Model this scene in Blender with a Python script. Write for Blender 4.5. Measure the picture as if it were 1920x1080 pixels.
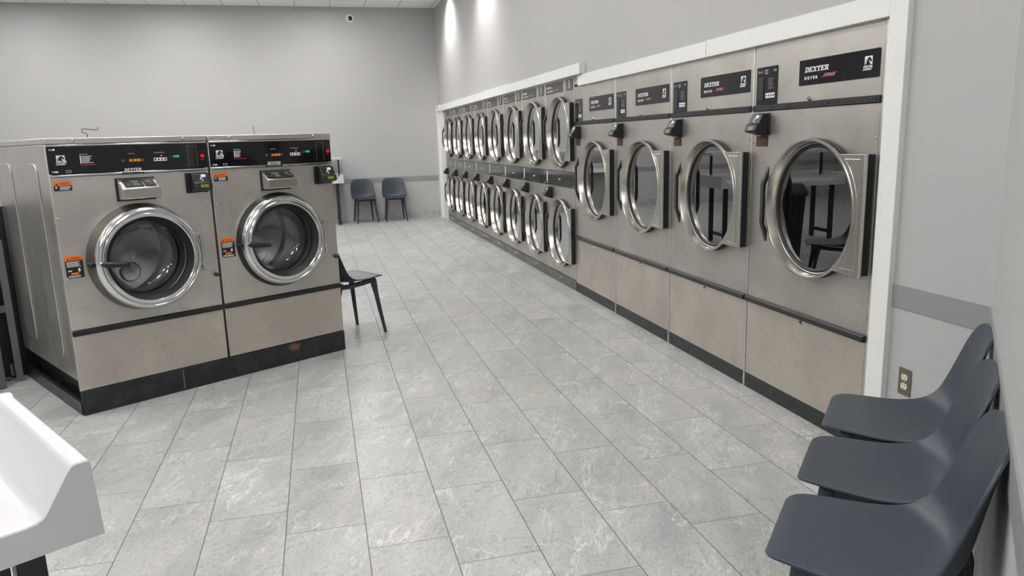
import bpy, bmesh, math, random
from mathutils import Matrix, Vector
random.seed(7)
SC = bpy.context.scene
for o in list(bpy.data.objects): bpy.data.objects.remove(o)
COL = SC.collection
PI = math.pi
# ------------------------------------------------------------------ camera
cam = bpy.data.cameras.new('camera'); CAM = bpy.data.objects.new('camera', cam); COL.objects.link(CAM)
cam.sensor_width = 36; cam.lens = 1396.43 / 1920 * 36; cam.clip_start = .02; cam.clip_end = 60
CR = Vector((0.96784, -0.24990, -0.028878)); CU = Vector((0.076564, 0.183271, 0.980076)); CF = Vector((0.23963, 0.950769, -0.196511))
m = Matrix.Identity(4)
for i in range(3): m[i][0] = CR[i]; m[i][1] = CU[i]; m[i][2] = -CF[i]
m.translation = (0, 0, 1.44917)
CAM.matrix_world = m
SC.camera = CAM
# ------------------------------------------------------------------ world, exposure
w = bpy.data.worlds.new('world'); SC.world = w; w.use_nodes = True
w.node_tree.nodes['Background'].inputs[0].default_value = (.8, .82, .85, 1)
w.node_tree.nodes['Background'].inputs[1].default_value = .15
vs = SC.view_settings
vs.view_transform = 'Standard'; vs.look = 'None'; vs.gamma = 1; vs.use_curve_mapping = False
vs.exposure = 0.98
LIGHT_STRENGTH = 11.0
# ------------------------------------------------------------------ room numbers (metres)
W = 2.306; FARY = 14.449; HC = 3.862; LEFTX = -6.5; BACKY = -4.0
# (x, y, size_x, size_y) ceiling panels
PANELS = [(x, y) for x in (-4.6, -2.2, .2) for y in (-1.6, 1.4, 4.4, 7.4, 10.4, 12.8)]
SPOTS = [(W-.42, 12.85), (W-.42, 10.1)]

# ------------------------------------------------------------------ node helpers
def mat(name):
    x = bpy.data.materials.new(name); x.use_nodes = True
    nt = x.node_tree; return x, nt, nt.nodes, nt.links, nt.nodes['Principled BSDF']
def simple(name, col, rough=.5, metal=0, spec=.5, coat=0, emit=None, es=1, bump=0, bscale=80):
    x, nt, N, L, b = mat(name)
    b.inputs['Base Color'].default_value = (*col, 1); b.inputs['Roughness'].default_value = rough
    b.inputs['Metallic'].default_value = metal; b.inputs['Specular IOR Level'].default_value = spec
    b.inputs['Coat Weight'].default_value = coat; b.inputs['Coat Roughness'].default_value = .08
    if emit: b.inputs['Emission Color'].default_value = (*emit, 1); b.inputs['Emission Strength'].default_value = es
    if bump:
        n = N.new('ShaderNodeTexNoise'); n.inputs['Scale'].default_value = bscale; n.inputs['Detail'].default_value = 3
        t = N.new('ShaderNodeTexCoord'); L.new(t.outputs['Object'], n.inputs['Vector'])
        bp = N.new('ShaderNodeBump'); bp.inputs['Strength'].default_value = bump; bp.inputs['Distance'].default_value = .01
        L.new(n.outputs['Fac'], bp.inputs['Height']); L.new(bp.outputs['Normal'], b.inputs['Normal'])
    return x
def mth(nt, op, a, b=None, c=None):
    n = nt.nodes.new('ShaderNodeMath'); n.operation = op
    for i, v in enumerate((a, b, c)):
        if v is None: continue
        if isinstance(v, (int, float)): n.inputs[i].default_value = v
        else: nt.links.new(v, n.inputs[i])
    return n.outputs[0]
def ramp(nt, fac, stops):
    r = nt.nodes.new('ShaderNodeValToRGB'); nt.links.new(fac, r.inputs[0]); e = r.color_ramp.elements
    while len(e) > 1: e.remove(e[-1])
    e[0].position = stops[0][0]; e[0].color = (*stops[0][1], 1)
    for p, c in stops[1:]: q = e.new(p); q.color = (*c, 1)
    return r.outputs[0]
def mixc(nt, f, a, b, mode='MIX'):
    n = nt.nodes.new('ShaderNodeMix'); n.data_type = 'RGBA'; n.blend_type = mode
    for i, v in ((0, f), (6, a), (7, b)):
        if isinstance(v, (int, float)): n.inputs[i].default_value = v
        elif isinstance(v, tuple): n.inputs[i].default_value = (*v, 1)
        else: nt.links.new(v, n.inputs[i])
    return n.outputs[2]

def steel(name, col=(.66, .63, .585), rough=.33, brush='X', stain=.25, metal=.92):
    """brushed stainless: fine stretched grain, soft smudges and a few brown stains"""
    x, nt, N, L, b = mat(name)
    tc = N.new('ShaderNodeTexCoord'); oi = N.new('ShaderNodeObjectInfo')
    add = N.new('ShaderNodeVectorMath'); add.operation = 'ADD'; L.new(tc.outputs['Object'], add.inputs[0])
    cx = N.new('ShaderNodeCombineXYZ'); L.new(mth(nt, 'MULTIPLY', oi.outputs['Random'], 37.0), cx.inputs[0]); L.new(mth(nt, 'MULTIPLY', oi.outputs['Random'], 11.0), cx.inputs[2])
    L.new(cx.outputs[0], add.inputs[1])
    mp = N.new('ShaderNodeMapping'); L.new(add.outputs[0], mp.inputs[0])
    mp.inputs['Scale'].default_value = (3, 3, 260) if brush == 'X' else (260, 260, 3)
    g = N.new('ShaderNodeTexNoise'); g.inputs['Scale'].default_value = 1.0; g.inputs['Detail'].default_value = 4; L.new(mp.outputs[0], g.inputs['Vector'])
    s = N.new('ShaderNodeTexNoise'); s.inputs['Scale'].default_value = 2.6; s.inputs['Detail'].default_value = 5; s.inputs['Roughness'].default_value = .6; L.new(add.outputs[0], s.inputs['Vector'])
    s2 = N.new('ShaderNodeTexNoise'); s2.inputs['Scale'].default_value = 7; s2.inputs['Detail'].default_value = 4; s2.inputs['Distortion'].default_value = .6; L.new(add.outputs[0], s2.inputs['Vector'])
    dark = tuple(c*.80 for c in col); brown = (col[0]*.62, col[1]*.55, col[2]*.48)
    c1 = mixc(nt, ramp(nt, s.outputs['Fac'], [(.35, (0, 0, 0)), (.65, (1, 1, 1))]), dark, col)
    c2 = mixc(nt, mth(nt, 'MULTIPLY', ramp(nt, s2.outputs['Fac'], [(.62, (0, 0, 0)), (.76, (1, 1, 1))]), stain), c1, brown)
    c3 = mixc(nt, mth(nt, 'MULTIPLY', g.outputs['Fac'], .12), c2, (.75, .74, .72))
    L.new(c3, b.inputs['Base Color']); b.inputs['Metallic'].default_value = metal
    r = mth(nt, 'ADD', mth(nt, 'MULTIPLY', s.outputs['Fac'], .16), rough-.08); r = mth(nt, 'ADD', r, mth(nt, 'MULTIPLY', g.outputs['Fac'], .06))
    L.new(r, b.inputs['Roughness'])
    bp = N.new('ShaderNodeBump'); bp.inputs['Strength'].default_value = .06; bp.inputs['Distance'].default_value = .002
    L.new(g.outputs['Fac'], bp.inputs['Height']); L.new(bp.outputs['Normal'], b.inputs['Normal'])
    return x

# ------------------------------------------------------------------ materials
M = {}
M['steel'] = steel('brushed_stainless', rough=.36)
M['steel_dry'] = steel('brushed_stainless_worn', col=(.545, .52, .478), rough=.40, stain=.45)
M['steel_low'] = steel('brushed_stainless_lower', col=(.64, .59, .525), rough=.42, brush='Z', stain=.5)
M['steel_side'] = steel('brushed_stainless_side', col=(.66, .64, .61), rough=.30, brush='Z', stain=.1)
M['rim'] = simple('door_rim_steel', (.56, .535, .495), .26, 1)
M['chrome'] = simple('polished_chrome', (.74, .75, .76), .13, 1)
M['satin'] = simple('satin_steel', (.6, .59, .57), .28, 1)
M['collar'] = steel('dark_collar_steel', col=(.17, .155, .14), rough=.34, stain=.3)
M['collar2'] = simple('black_collar', (.018, .018, .020), .35, 0)
M['black'] = simple('black_plastic', (.012, .012, .014), .42)
M['blackpaint'] = simple('black_paint', (.014, .015, .017), .38, bump=.15, bscale=40)
M['rubber'] = simple('black_rubber', (.010, .010, .011), .55)
M['acrylic'] = simple('black_glossy_panel', (.006, .006, .008), .06, 0, .5)
M['plate'] = simple('dark_name_plate', (.007, .007, .009), .08, 0, .4)
M['mirror_panel'] = simple('smoked_mirror_panel', (.20, .20, .205), .07, .9, 1.0)
M['kick'] = simple('dark_grey_kick', (.13, .13, .135), .17, .8)
M['greyplate'] = simple('grey_name_plate', (.060, .060, .064), .35)
M['white_mark'] = simple('white_print', (.75, .75, .75), .5)
M['grey_mark'] = simple('grey_print', (.30, .30, .31), .5)
M['red_mark'] = simple('red_print', (.55, .16, .17), .5)
M['darkred_mark'] = simple('dark_red_print', (.30, .03, .03), .5)
M['orange'] = simple('orange_label', (.80, .17, .015), .45)
M['labelblack'] = simple('black_label', (.012, .012, .013), .4)
M['rustlabel'] = simple('brown_label', (.045, .018, .012), .5)
M['green_dark'] = simple('green_button', (.01, .10, .07), .4)
M['yellow'] = simple('yellow_button', (.55, .35, .03), .4)
M['lcd'] = simple('green_lcd', (.10, .19, .02), .3, emit=(.20, .42, .03), es=.04)
M['led_red'] = simple('red_led', (.8, .02, .03), .3, emit=(1, .02, .05), es=2.0)
M['led_cyan'] = simple('cyan_led', (.02, .5, .5), .3, emit=(.05, .8, .8), es=.5)
M['button_red'] = simple('red_button', (.62, .01, .015), .3, emit=(.6, .0, .0), es=.12)
M['paintwhite'] = simple('white_trim_paint', (.74, .74, .72), .45, bump=.05, bscale=30)
M['paintwhite2'] = simple('white_trim_paint_shadow_gap', (.42, .41, .39), .6)
M['white_plastic'] = simple('white_molded_plastic', (.52, .512, .522), .30, coat=.1)
M['chair'] = simple('blue_grey_chair_plastic', (.036, .047, .062), .40, bump=.03, bscale=400)
M['chair_leg'] = simple('dark_chair_leg_plastic', (.026, .033, .045), .45)
M['ivory'] = simple('ivory_receptacle', (.72, .66, .48), .4)
M['platesteel'] = simple('grey_metal_outlet_plate', (.20, .185, .155), .35, .8)
M['frame_grey'] = simple('grey_painted_angle', (.16, .15, .145), .5, .3, bump=.3, bscale=25)
M['darkpanel'] = simple('dark_grey_sheet', (.13, .13, .13), .45, .4, bump=.1, bscale=12)
M['camwhite'] = simple('white_camera_housing', (.72, .72, .72), .4)
M['wire'] = simple('dark_steel_wire', (.05, .05, .055), .4, .7)
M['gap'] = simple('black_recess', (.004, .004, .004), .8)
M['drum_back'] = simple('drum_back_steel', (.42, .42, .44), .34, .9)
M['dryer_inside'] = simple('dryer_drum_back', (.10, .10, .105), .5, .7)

def rail_paint():
    return simple('grey_stripe_paint', (.265, .270, .268), .38)
M['rail'] = rail_paint()
def wall_paint():
    x, nt, N, L, b = mat('light_grey_wall_paint')
    b.inputs['Base Color'].default_value = (.405, .395, .385, 1); b.inputs['Roughness'].default_value = .5; b.inputs['Specular IOR Level'].default_value = .35
    t = N.new('ShaderNodeTexCoord'); n = N.new('ShaderNodeTexNoise'); n.inputs['Scale'].default_value = 1.3; n.inputs['Detail'].default_value = 3; L.new(t.outputs['Object'], n.inputs['Vector'])
    L.new(mixc(nt, n.outputs['Fac'], (.432, .427, .424), (.450, .443, .438)), b.inputs['Base Color'])
    n2 = N.new('ShaderNodeTexNoise'); n2.inputs['Scale'].default_value = 160; L.new(t.outputs['Object'], n2.inputs['Vector'])
    bp = N.new('ShaderNodeBump'); bp.inputs['Strength'].default_value = .06; bp.inputs['Distance'].default_value = .004; L.new(n2.outputs['Fac'], bp.inputs['Height']); L.new(bp.outputs['Normal'], b.inputs['Normal'])
    return x
M['wall'] = wall_paint()

def stone(name, kind):
    """grey stone-look porcelain; kind 'floor' = 12x24 planks laid with a stepped joint, 'base' = single row along x"""
    x, nt, N, L, b = mat(name)
    tc = N.new('ShaderNodeTexCoord'); sp = N.new('ShaderNodeSeparateXYZ'); L.new(tc.outputs['Object'], sp.inputs[0])
    if kind == 'floor':
        a_, L_ = .297445, .586917
        u = mth(nt, 'DIVIDE', mth(nt, 'SUBTRACT', sp.outputs[0], -.81995), a_)
        j = mth(nt, 'FLOOR', u); fu = mth(nt, 'SUBTRACT', u, j)
        v = mth(nt, 'DIVIDE', mth(nt, 'SUBTRACT', mth(nt, 'SUBTRACT', sp.outputs[1], 3.11696), mth(nt, 'MULTIPLY', j, -.194131)), L_)
        k = mth(nt, 'FLOOR', v); fv = mth(nt, 'SUBTRACT', v, k)
    else:
        a_, L_ = 10.0, .587
        j = mth(nt, 'MULTIPLY', sp.outputs[2], 0.0); fu = mth(nt, 'ADD', j, .5)
        v = mth(nt, 'DIVIDE', mth(nt, 'SUBTRACT', sp.outputs[0], .455), L_); k = mth(nt, 'FLOOR', v); fv = mth(nt, 'SUBTRACT', v, k)
    du = mth(nt, 'MULTIPLY', mth(nt, 'MINIMUM', fu, mth(nt, 'SUBTRACT', 1.0, fu)), a_)
    dv = mth(nt, 'MULTIPLY', mth(nt, 'MINIMUM', fv, mth(nt, 'SUBTRACT', 1.0, fv)), L_)
    g = mth(nt, 'MAXIMUM', mth(nt, 'LESS_THAN', du, .0019), mth(nt, 'LESS_THAN', dv, .0015))
    rnd = N.new('ShaderNodeTexWhiteNoise'); rnd.noise_dimensions = '2D'; cx = N.new('ShaderNodeCombineXYZ'); L.new(j, cx.inputs[0]); L.new(k, cx.inputs[1]); L.new(cx.outputs[0], rnd.inputs['Vector'])
    off = N.new('ShaderNodeVectorMath'); off.operation = 'MULTIPLY_ADD'; L.new(rnd.outputs['Color'], off.inputs[0]); off.inputs[1].default_value = (9, 9, 9); L.new(tc.outputs['Object'], off.inputs[2])
    P = off.outputs[0]
    def noise(sc, det, rot=0, stretch=1, dist=0, rough=.55):
        mp = N.new('ShaderNodeMapping'); mp.vector_type = 'TEXTURE'; L.new(P, mp.inputs[0]); mp.inputs['Rotation'].default_value = (0, 0, rot); mp.inputs['Scale'].default_value = (1, stretch, 1)
        n = N.new('ShaderNodeTexNoise'); n.inputs['Scale'].default_value = sc; n.inputs['Detail'].default_value = det; n.inputs['Distortion'].default_value = dist; n.inputs['Roughness'].default_value = rough
        L.new(mp.outputs[0], n.inputs['Vector']); return n.outputs['Fac']
    rot = -.42
    base = noise(5, 5, rot, 3.2, .5)
    c = ramp(nt, base, [(.26, (.305, .310, .306)), (.45, (.382, .388, .382)), (.60, (.432, .434, .426)), (.76, (.490, .486, .472))])
    beige = noise(5, 5, rot+.1, 5, .4)
    c = mixc(nt, mth(nt, 'MULTIPLY', ramp(nt, beige, [(.55, (0, 0, 0)), (.70, (1, 1, 1))]), .55), c, (.46, .425, .385))
    speck = noise(95, 6, rot, 1.8, .5, .75)
    c = mixc(nt, mth(nt, 'MULTIPLY', ramp(nt, speck, [(.50, (0, 0, 0)), (.66, (1, 1, 1))]), .70), c, (.22, .222, .216))
    mask = ramp(nt, noise(6, 2, rot, 1.5), [(.42, (0, 0, 0)), (.60, (1, 1, 1))])
    for sc, st, w_, amt, ro in ((4.0, 4.5, .008, .75, rot), (7.0, 3.6, .007, .6, rot-.12), (2.6, 1.0, .0035, .9, rot+1.2), (11.0, 3.0, .008, .45, rot+.12)):
        n = noise(sc, 6, ro, st, .5, .62)
        v1 = mth(nt, 'ABSOLUTE', mth(nt, 'SUBTRACT', n, .5)); f = ramp(nt, v1, [(0, (1, 1, 1)), (w_, (0, 0, 0))])
        c = mixc(nt, mth(nt, 'MULTIPLY', mth(nt, 'MULTIPLY', f, amt), mask), c, (.68, .67, .64))
    n = noise(5.5, 6, rot+.1, 2.0, .7, .65); f = ramp(nt, mth(nt, 'ABSOLUTE', mth(nt, 'SUBTRACT', n, .47)), [(0, (1, 1, 1)), (.010, (0, 0, 0))])
    c = mixc(nt, mth(nt, 'MULTIPLY', f, .6), c, (.19, .195, .19))
    tint = mth(nt, 'ADD', mth(nt, 'MULTIPLY', rnd.outputs['Value'], .12), .94)
    tv = N.new('ShaderNodeVectorMath'); tv.operation = 'SCALE'; L.new(c, tv.inputs[0]); L.new(tint, tv.inputs['Scale'])
    c = mixc(nt, g, tv.outputs[0], (.125, .125, .12))
    L.new(c, b.inputs['Base Color'])
    L.new(mth(nt, 'ADD', mth(nt, 'MULTIPLY', base, .18), mth(nt, 'ADD', mth(nt, 'MULTIPLY', g, .4), .30)), b.inputs['Roughness'])
    b.inputs['Specular IOR Level'].default_value = .45
    h = mth(nt, 'SUBTRACT', mth(nt, 'MULTIPLY', speck, -.2), mth(nt, 'MULTIPLY', g, 1.0))
    bp = N.new('ShaderNodeBump'); bp.inputs['Strength'].default_value = .25; bp.inputs['Distance'].default_value = .0025; L.new(h, bp.inputs['Height']); L.new(bp.outputs['Normal'], b.inputs['Normal'])
    return x
M['floor'] = stone('stone_plank_tile', 'floor'); M['basetile'] = stone('stone_base_tile', 'base')

def ceiling_mat():
    x, nt, N, L, b = mat('acoustic_ceiling_tile')
    tc = N.new('ShaderNodeTexCoord'); sp = N.new('ShaderNodeSeparateXYZ'); L.new(tc.outputs['Object'], sp.inputs[0])
    def d(o, off):
        u = mth(nt, 'DIVIDE', mth(nt, 'ADD', o, off), .6); fr = mth(nt, 'FRACT', u); return mth(nt, 'MULTIPLY', mth(nt, 'MINIMUM', fr, mth(nt, 'SUBTRACT', 1.0, fr)), .6)
    e = mth(nt, 'MINIMUM', d(sp.outputs[0], 60.18), d(sp.outputs[1], 60.0-13.85+.0+.6*10))
    g = mth(nt, 'LESS_THAN', e, .012)
    n = N.new('ShaderNodeTexNoise'); n.inputs['Scale'].default_value = 90; n.inputs['Detail'].default_value = 4; L.new(tc.outputs['Object'], n.inputs['Vector'])
    c = mixc(nt, n.outputs['Fac'], (.86, .85, .83), (.92, .91, .89)); L.new(mixc(nt, g, c, (.62, .61, .60)), b.inputs['Base Color']); b.inputs['Roughness'].default_value = .9
    bp = N.new('ShaderNodeBump'); bp.inputs['Distance'].default_value = .004; L.new(mth(nt, 'ADD', mth(nt, 'MULTIPLY', n.outputs['Fac'], .4), mth(nt, 'MULTIPLY', g, 1.0)), bp.inputs['Height']); L.new(bp.outputs['Normal'], b.inputs['Normal'])
    return x
M['ceiling'] = ceiling_mat()

def glass_mat(name, tint, refl=.08, rough=.0):
    x, nt, N, L, b = mat(name)
    N.remove(b); out = N['Material Output']
    t = N.new('ShaderNodeBsdfTransparent'); t.inputs[0].default_value = (*tint, 1)
    g = N.new('ShaderNodeBsdfGlossy'); g.inputs['Roughness'].default_value = rough; g.inputs['Color'].default_value = (1, 1, 1, 1)
    geo = N.new('ShaderNodeNewGeometry'); dt = N.new('ShaderNodeVectorMath'); dt.operation = 'DOT_PRODUCT'; L.new(geo.outputs['Normal'], dt.inputs[0]); L.new(geo.outputs['Incoming'], dt.inputs[1])
    fr = mth(nt, 'ADD', mth(nt, 'MULTIPLY', mth(nt, 'POWER', mth(nt, 'SUBTRACT', 1.0, mth(nt, 'ABSOLUTE', dt.outputs['Value'])), 4.0), 2.2), .06)
    mx = N.new('ShaderNodeMixShader'); L.new(mth(nt, 'MINIMUM', mth(nt, 'ADD', fr, refl), .92), mx.inputs[0]); L.new(t.outputs[0], mx.inputs[1]); L.new(g.outputs[0], mx.inputs[2])
    L.new(mx.outputs[0], out.inputs[0]); return x
M['glass_dry'] = glass_mat('dark_dryer_door_glass', (.32, .33, .35), .05)
M['glass_wash'] = glass_mat('washer_door_glass', (.93, .93, .94), .01)

def perforated(name, col, pitch, r, hexa=True, metal=.9, rough=.35, band=None):
    x, nt, N, L, b = mat(name)
    uv = N.new('ShaderNodeUVMap'); sp = N.new('ShaderNodeSeparateXYZ'); L.new(uv.outputs[0], sp.inputs[0])
    v = mth(nt, 'DIVIDE', sp.outputs[1], pitch); vr = mth(nt, 'FLOOR', v); fv = mth(nt, 'SUBTRACT', mth(nt, 'SUBTRACT', v, vr), .5)
    u = mth(nt, 'ADD', mth(nt, 'DIVIDE', sp.outputs[0], pitch*1.15), mth(nt, 'MULTIPLY', mth(nt, 'MODULO', mth(nt, 'ABSOLUTE', vr), 2.0), .5)); fu = mth(nt, 'SUBTRACT', mth(nt, 'FRACT', u), .5)
    d = mth(nt, 'SQRT', mth(nt, 'ADD', mth(nt, 'MULTIPLY', fu, fu), mth(nt, 'MULTIPLY', fv, fv)))
    h = mth(nt, 'LESS_THAN', d, r)
    if band:
        ang = mth(nt, 'FRACT', mth(nt, 'DIVIDE', sp.outputs[0], band)); h = mth(nt, 'MULTIPLY', h, mth(nt, 'LESS_THAN', ang, .72))
        bd = mth(nt, 'MULTIPLY', mth(nt, 'GREATER_THAN', sp.outputs[1], .13), mth(nt, 'LESS_THAN', sp.outputs[1], .36)); h = mth(nt, 'MULTIPLY', h, bd)
    L.new(mixc(nt, h, col, (.004, .004, .004)), b.inputs['Base Color']); b.inputs['Roughness'].default_value = rough
    L.new(mth(nt, 'MULTIPLY', mth(nt, 'SUBTRACT', 1.0, h), metal), b.inputs['Metallic'])
    bp = N.new('ShaderNodeBump'); bp.inputs['Distance'].default_value = .002; bp.invert = True; L.new(h, bp.inputs['Height']); L.new(bp.outputs['Normal'], b.inputs['Normal'])
    return x
M['drum_wash'] = perforated('perforated_washer_drum', (.60, .60, .62), .0150, .30, band=.34)
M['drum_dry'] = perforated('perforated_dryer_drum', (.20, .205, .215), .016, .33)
def base_paint():
    x, nt, N, L, b = mat('chipped_black_base_paint')
    tc = N.new('ShaderNodeTexCoord'); n = N.new('ShaderNodeTexNoise'); n.inputs['Scale'].default_value = 9; n.inputs['Detail'].default_value = 8; n.inputs['Roughness'].default_value = .7; L.new(tc.outputs['Object'], n.inputs['Vector'])
    sp = N.new('ShaderNodeSeparateXYZ'); L.new(tc.outputs['Object'], sp.inputs[0])
    def near(o, c, r): return mth(nt, 'MAXIMUM', mth(nt, 'SUBTRACT', 1.0, mth(nt, 'DIVIDE', mth(nt, 'ABSOLUTE', mth(nt, 'SUBTRACT', o, c)), r)), 0.0)
    patch = mth(nt, 'MULTIPLY', near(sp.outputs[0], 1.33, .14), near(sp.outputs[2], .115, .075))
    chip = ramp(nt, mth(nt, 'ADD', n.outputs['Fac'], mth(nt, 'MULTIPLY', patch, .34)), [(.735, (0, 0, 0)), (.745, (1, 1, 1))])
    wear = ramp(nt, n.outputs['Fac'], [(.45, (0, 0, 0)), (.8, (1, 1, 1))])
    c = mixc(nt, mth(nt, 'MULTIPLY', wear, .18), (.010, .011, .014), (.16, .17, .19)); c = mixc(nt, chip, c, (.17, .075, .04))
    L.new(c, b.inputs['Base Color']); L.new(mth(nt, 'ADD', mth(nt, 'MULTIPLY', chip, .3), .33), b.inputs['Roughness']); return x
M['basepaint'] = base_paint()

# ------------------------------------------------------------------ mesh helpers
class MB:
    def __init__(s): s.v = []; s.f = []; s.uv = []
    def add(s, vs, fs, uvs=None):
        o = len(s.v); s.v += [tuple(p) for p in vs]
        for i, f in enumerate(fs): s.f.append([o+q for q in f]); s.uv.append(uvs[i] if uvs else None)
        return s
    def box(s, x0, x1, y0, y1, z0, z1):
        return s.add([(x, y, z) for z in (z0, z1) for y in (y0, y1) for x in (x0, x1)],
                     [(0, 2, 3, 1), (4, 5, 7, 6), (0, 1, 5, 4), (2, 6, 7, 3), (0, 4, 6, 2), (1, 3, 7, 5)])
    def prism(s, pts, a0, a1, axis='y'):
        """polygon pts (p,q) extruded along axis. axis y: (x,z); axis x: (y,z); axis z: (x,y)"""
        def P(p, a): return (p[0], a, p[1]) if axis == 'y' else ((a, p[0], p[1]) if axis == 'x' else (p[0], p[1], a))
        n = len(pts); vs = [P(p, a0) for p in pts]+[P(p, a1) for p in pts]
        return s.add(vs, [list(range(n)), list(range(2*n-1, n-1, -1))]+[(i, i+n, (i+1) % n+n, (i+1) % n) for i in range(n)])
    def lathe(s, prof, cx, cz, n=64, close=False):
        """profile (r, y) revolved about the y axis at (cx, cz)"""
        vs = []; fs = []; uv = []
        m_ = len(prof); L = [0]
        for i in range(1, m_): L.append(L[-1]+math.dist(prof[i], prof[i-1]))
        rmax = max(p[0] for p in prof)
        for k in range(n):
            t = 2*PI*k/n
            for r, y in prof: vs.append((cx+r*math.sin(t), y, cz+r*math.cos(t)))
        for k in range(n):
            k2 = (k+1) % n
            for i in range(m_ if close else m_-1):
                i2 = (i+1) % m_
                fs.append((k*m_+i, k*m_+i2, k2*m_+i2, k2*m_+i))
                u0, u1 = 2*PI*rmax*k/n, 2*PI*rmax*(k+1)/n; uv.append([(u0, L[i]), (u0, L[i2] if i2 else L[i]), (u1, L[i2] if i2 else L[i]), (u1, L[i])])
        return s.add(vs, fs, uv)
    def disc(s, cx, cz, y, r, n=48):
        return s.add([(cx+r*math.sin(2*PI*k/n), y, cz+r*math.cos(2*PI*k/n)) for k in range(n)], [list(range(n))])
    def cyl(s, p0, p1, r0, r1=None, n=16):
        r1 = r0 if r1 is None else r1; p0 = Vector(p0); p1 = Vector(p1); d = (p1-p0).normalized()
        a = d.orthogonal().normalized(); b = d.cross(a)
        vs = [p0+(a*math.cos(2*PI*k/n)+b*math.sin(2*PI*k/n))*r0 for k in range(n)]+[p1+(a*math.cos(2*PI*k/n)+b*math.sin(2*PI*k/n))*r1 for k in range(n)]
        return s.add(vs, [list(range(n))[::-1], list(range(n, 2*n))]+[(k, (k+1) % n, (k+1) % n+n, k+n) for k in range(n)])
    def tube(s, pts, r, n=10):
        pts = [Vector(p) for p in pts]; rings = []; prev = None
        for i, p in enumerate(pts):
            d = (pts[min(i+1, len(pts)-1)]-pts[max(i-1, 0)]).normalized()
            a = d.orthogonal().normalized() if prev is None else (prev-d*prev.dot(d)).normalized(); prev = a; b = d.cross(a)
            rr = r[i] if isinstance(r, (list, tuple)) else r
            rings.append([p+(a*math.cos(2*PI*k/n)+b*math.sin(2*PI*k/n))*rr for k in range(n)])
        vs = [q for g in rings for q in g]; fs = [list(range(n))[::-1], [len(vs)-n+k for k in range(n)]]
        for i in range(len(rings)-1):
            for k in range(n): fs.append((i*n+k, i*n+(k+1) % n, (i+1)*n+(k+1) % n, (i+1)*n+k))
        return s.add(vs, fs)
    def quadstrip(s, secs, closed=True):
        """loft equal-length closed sections"""
        n = len(secs[0]); vs = [q for g in secs for q in g]; fs = [list(range(n))[::-1], [len(vs)-n+k for k in range(n)]]
        for i in range(len(secs)-1):
            for k in range(n): fs.append((i*n+k, i*n+(k+1) % n, (i+1)*n+(k+1) % n, (i+1)*n+k))
        return s.add(vs, fs)
    def panel_hole(s, x0, x1, z0, z1, holes, y0, y1, n=64):
        """plate between y0 (front) and y1 with one round hole (cx, cz, r)"""
        cx, cz, r = holes
        angs = [2*PI*k/n for k in range(n)]+[math.atan2(x-cx, z-cz) % (2*PI) for x in (x0, x1) for z in (z0, z1)]
        angs = sorted(set(round(a, 5) for a in angs)); m_ = len(angs); vs = []
        for y in (y0, y1):
            for a in angs: vs.append((cx+r*math.sin(a), y, cz+r*math.cos(a)))
            for a in angs:
                sx, sz = math.sin(a), math.cos(a); t = 1e9
                if sx > 1e-6: t = min(t, (x1-cx)/sx)
                if sx < -1e-6: t = min(t, (x0-cx)/sx)
                if sz > 1e-6: t = min(t, (z1-cz)/sz)
                if sz < -1e-6: t = min(t, (z0-cz)/sz)
                vs.append((cx+sx*t, y, cz+sz*t))
        fs = []
        for k in range(m_):
            q = (k+1) % m_
            fs += [(k, q, m_+q, m_+k), (2*m_+k, 3*m_+k, 3*m_+q, 2*m_+q), (k, 2*m_+k, 2*m_+q, q), (m_+k, m_+q, 3*m_+q, 3*m_+k)]
        return s.add(vs, fs)
    def build(s, name, material, parent=None, bevel=0, seg=2, smooth=True, angle=35, sub=0, solid=0):
        me = bpy.data.meshes.new(name); me.from_pydata(s.v, [], s.f)
        if any(u for u in s.uv):
            l = me.uv_layers.new(name='UVMap')
            for p, u in zip(me.polygons, s.uv):
                if u:
                    for li, c in zip(p.loop_indices, u): l.data[li].uv = c
        bm = bmesh.new(); bm.from_mesh(me); bmesh.ops.recalc_face_normals(bm, faces=bm.faces); bm.to_mesh(me); bm.free()
        me.materials.append(material if not isinstance(material, str) else M[material])
        if smooth:
            for p in me.polygons: p.use_smooth = True
            me.set_sharp_from_angle(angle=math.radians(angle))
        o = bpy.data.objects.new(name, me); COL.objects.link(o); o.parent = parent
        if solid: q = o.modifiers.new('solid', 'SOLIDIFY'); q.thickness = solid; q.offset = 0
        if bevel: q = o.modifiers.new('bevel', 'BEVEL'); q.width = bevel; q.segments = seg; q.limit_method = 'ANGLE'; q.angle_limit = math.radians(40)
        if sub: q = o.modifiers.new('sub', 'SUBSURF'); q.levels = sub; q.render_levels = sub
        return o
def rrect(x0, x1, z0, z1, r, n=5):
    out = []
    for cx, cz, a in ((x1-r, z1-r, 0), (x0+r, z1-r, 90), (x0+r, z0+r, 180), (x1-r, z0+r, 270)):
        for k in range(n+1): t = math.radians(a+90*k/n); out.append((cx+r*math.cos(t), cz+r*math.sin(t)))
    return out
def tag(o, label, cat, group=None):
    o['label'] = label; o['category'] = cat
    if group: o['group'] = group
    return o
def empty(name, loc=(0, 0, 0), rz=0):
    o = bpy.data.objects.new(name, None); COL.objects.link(o); o.location = loc; o.rotation_euler = (0, 0, rz); o.empty_display_size = .1; return o
def struct(name, mb, material, **k):
    o = mb.build(name, material, **k); o['kind'] = 'structure'; return o
def kids(o): return [c for c in bpy.data.objects if c.parent == o]
KIDS = {}
def copy_tree(o, parent=None):
    c = o.copy(); COL.objects.link(c); c.parent = parent
    if o.name not in KIDS: KIDS[o.name] = kids(o)
    for ch in KIDS[o.name]: copy_tree(ch, c)
    return c

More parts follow.
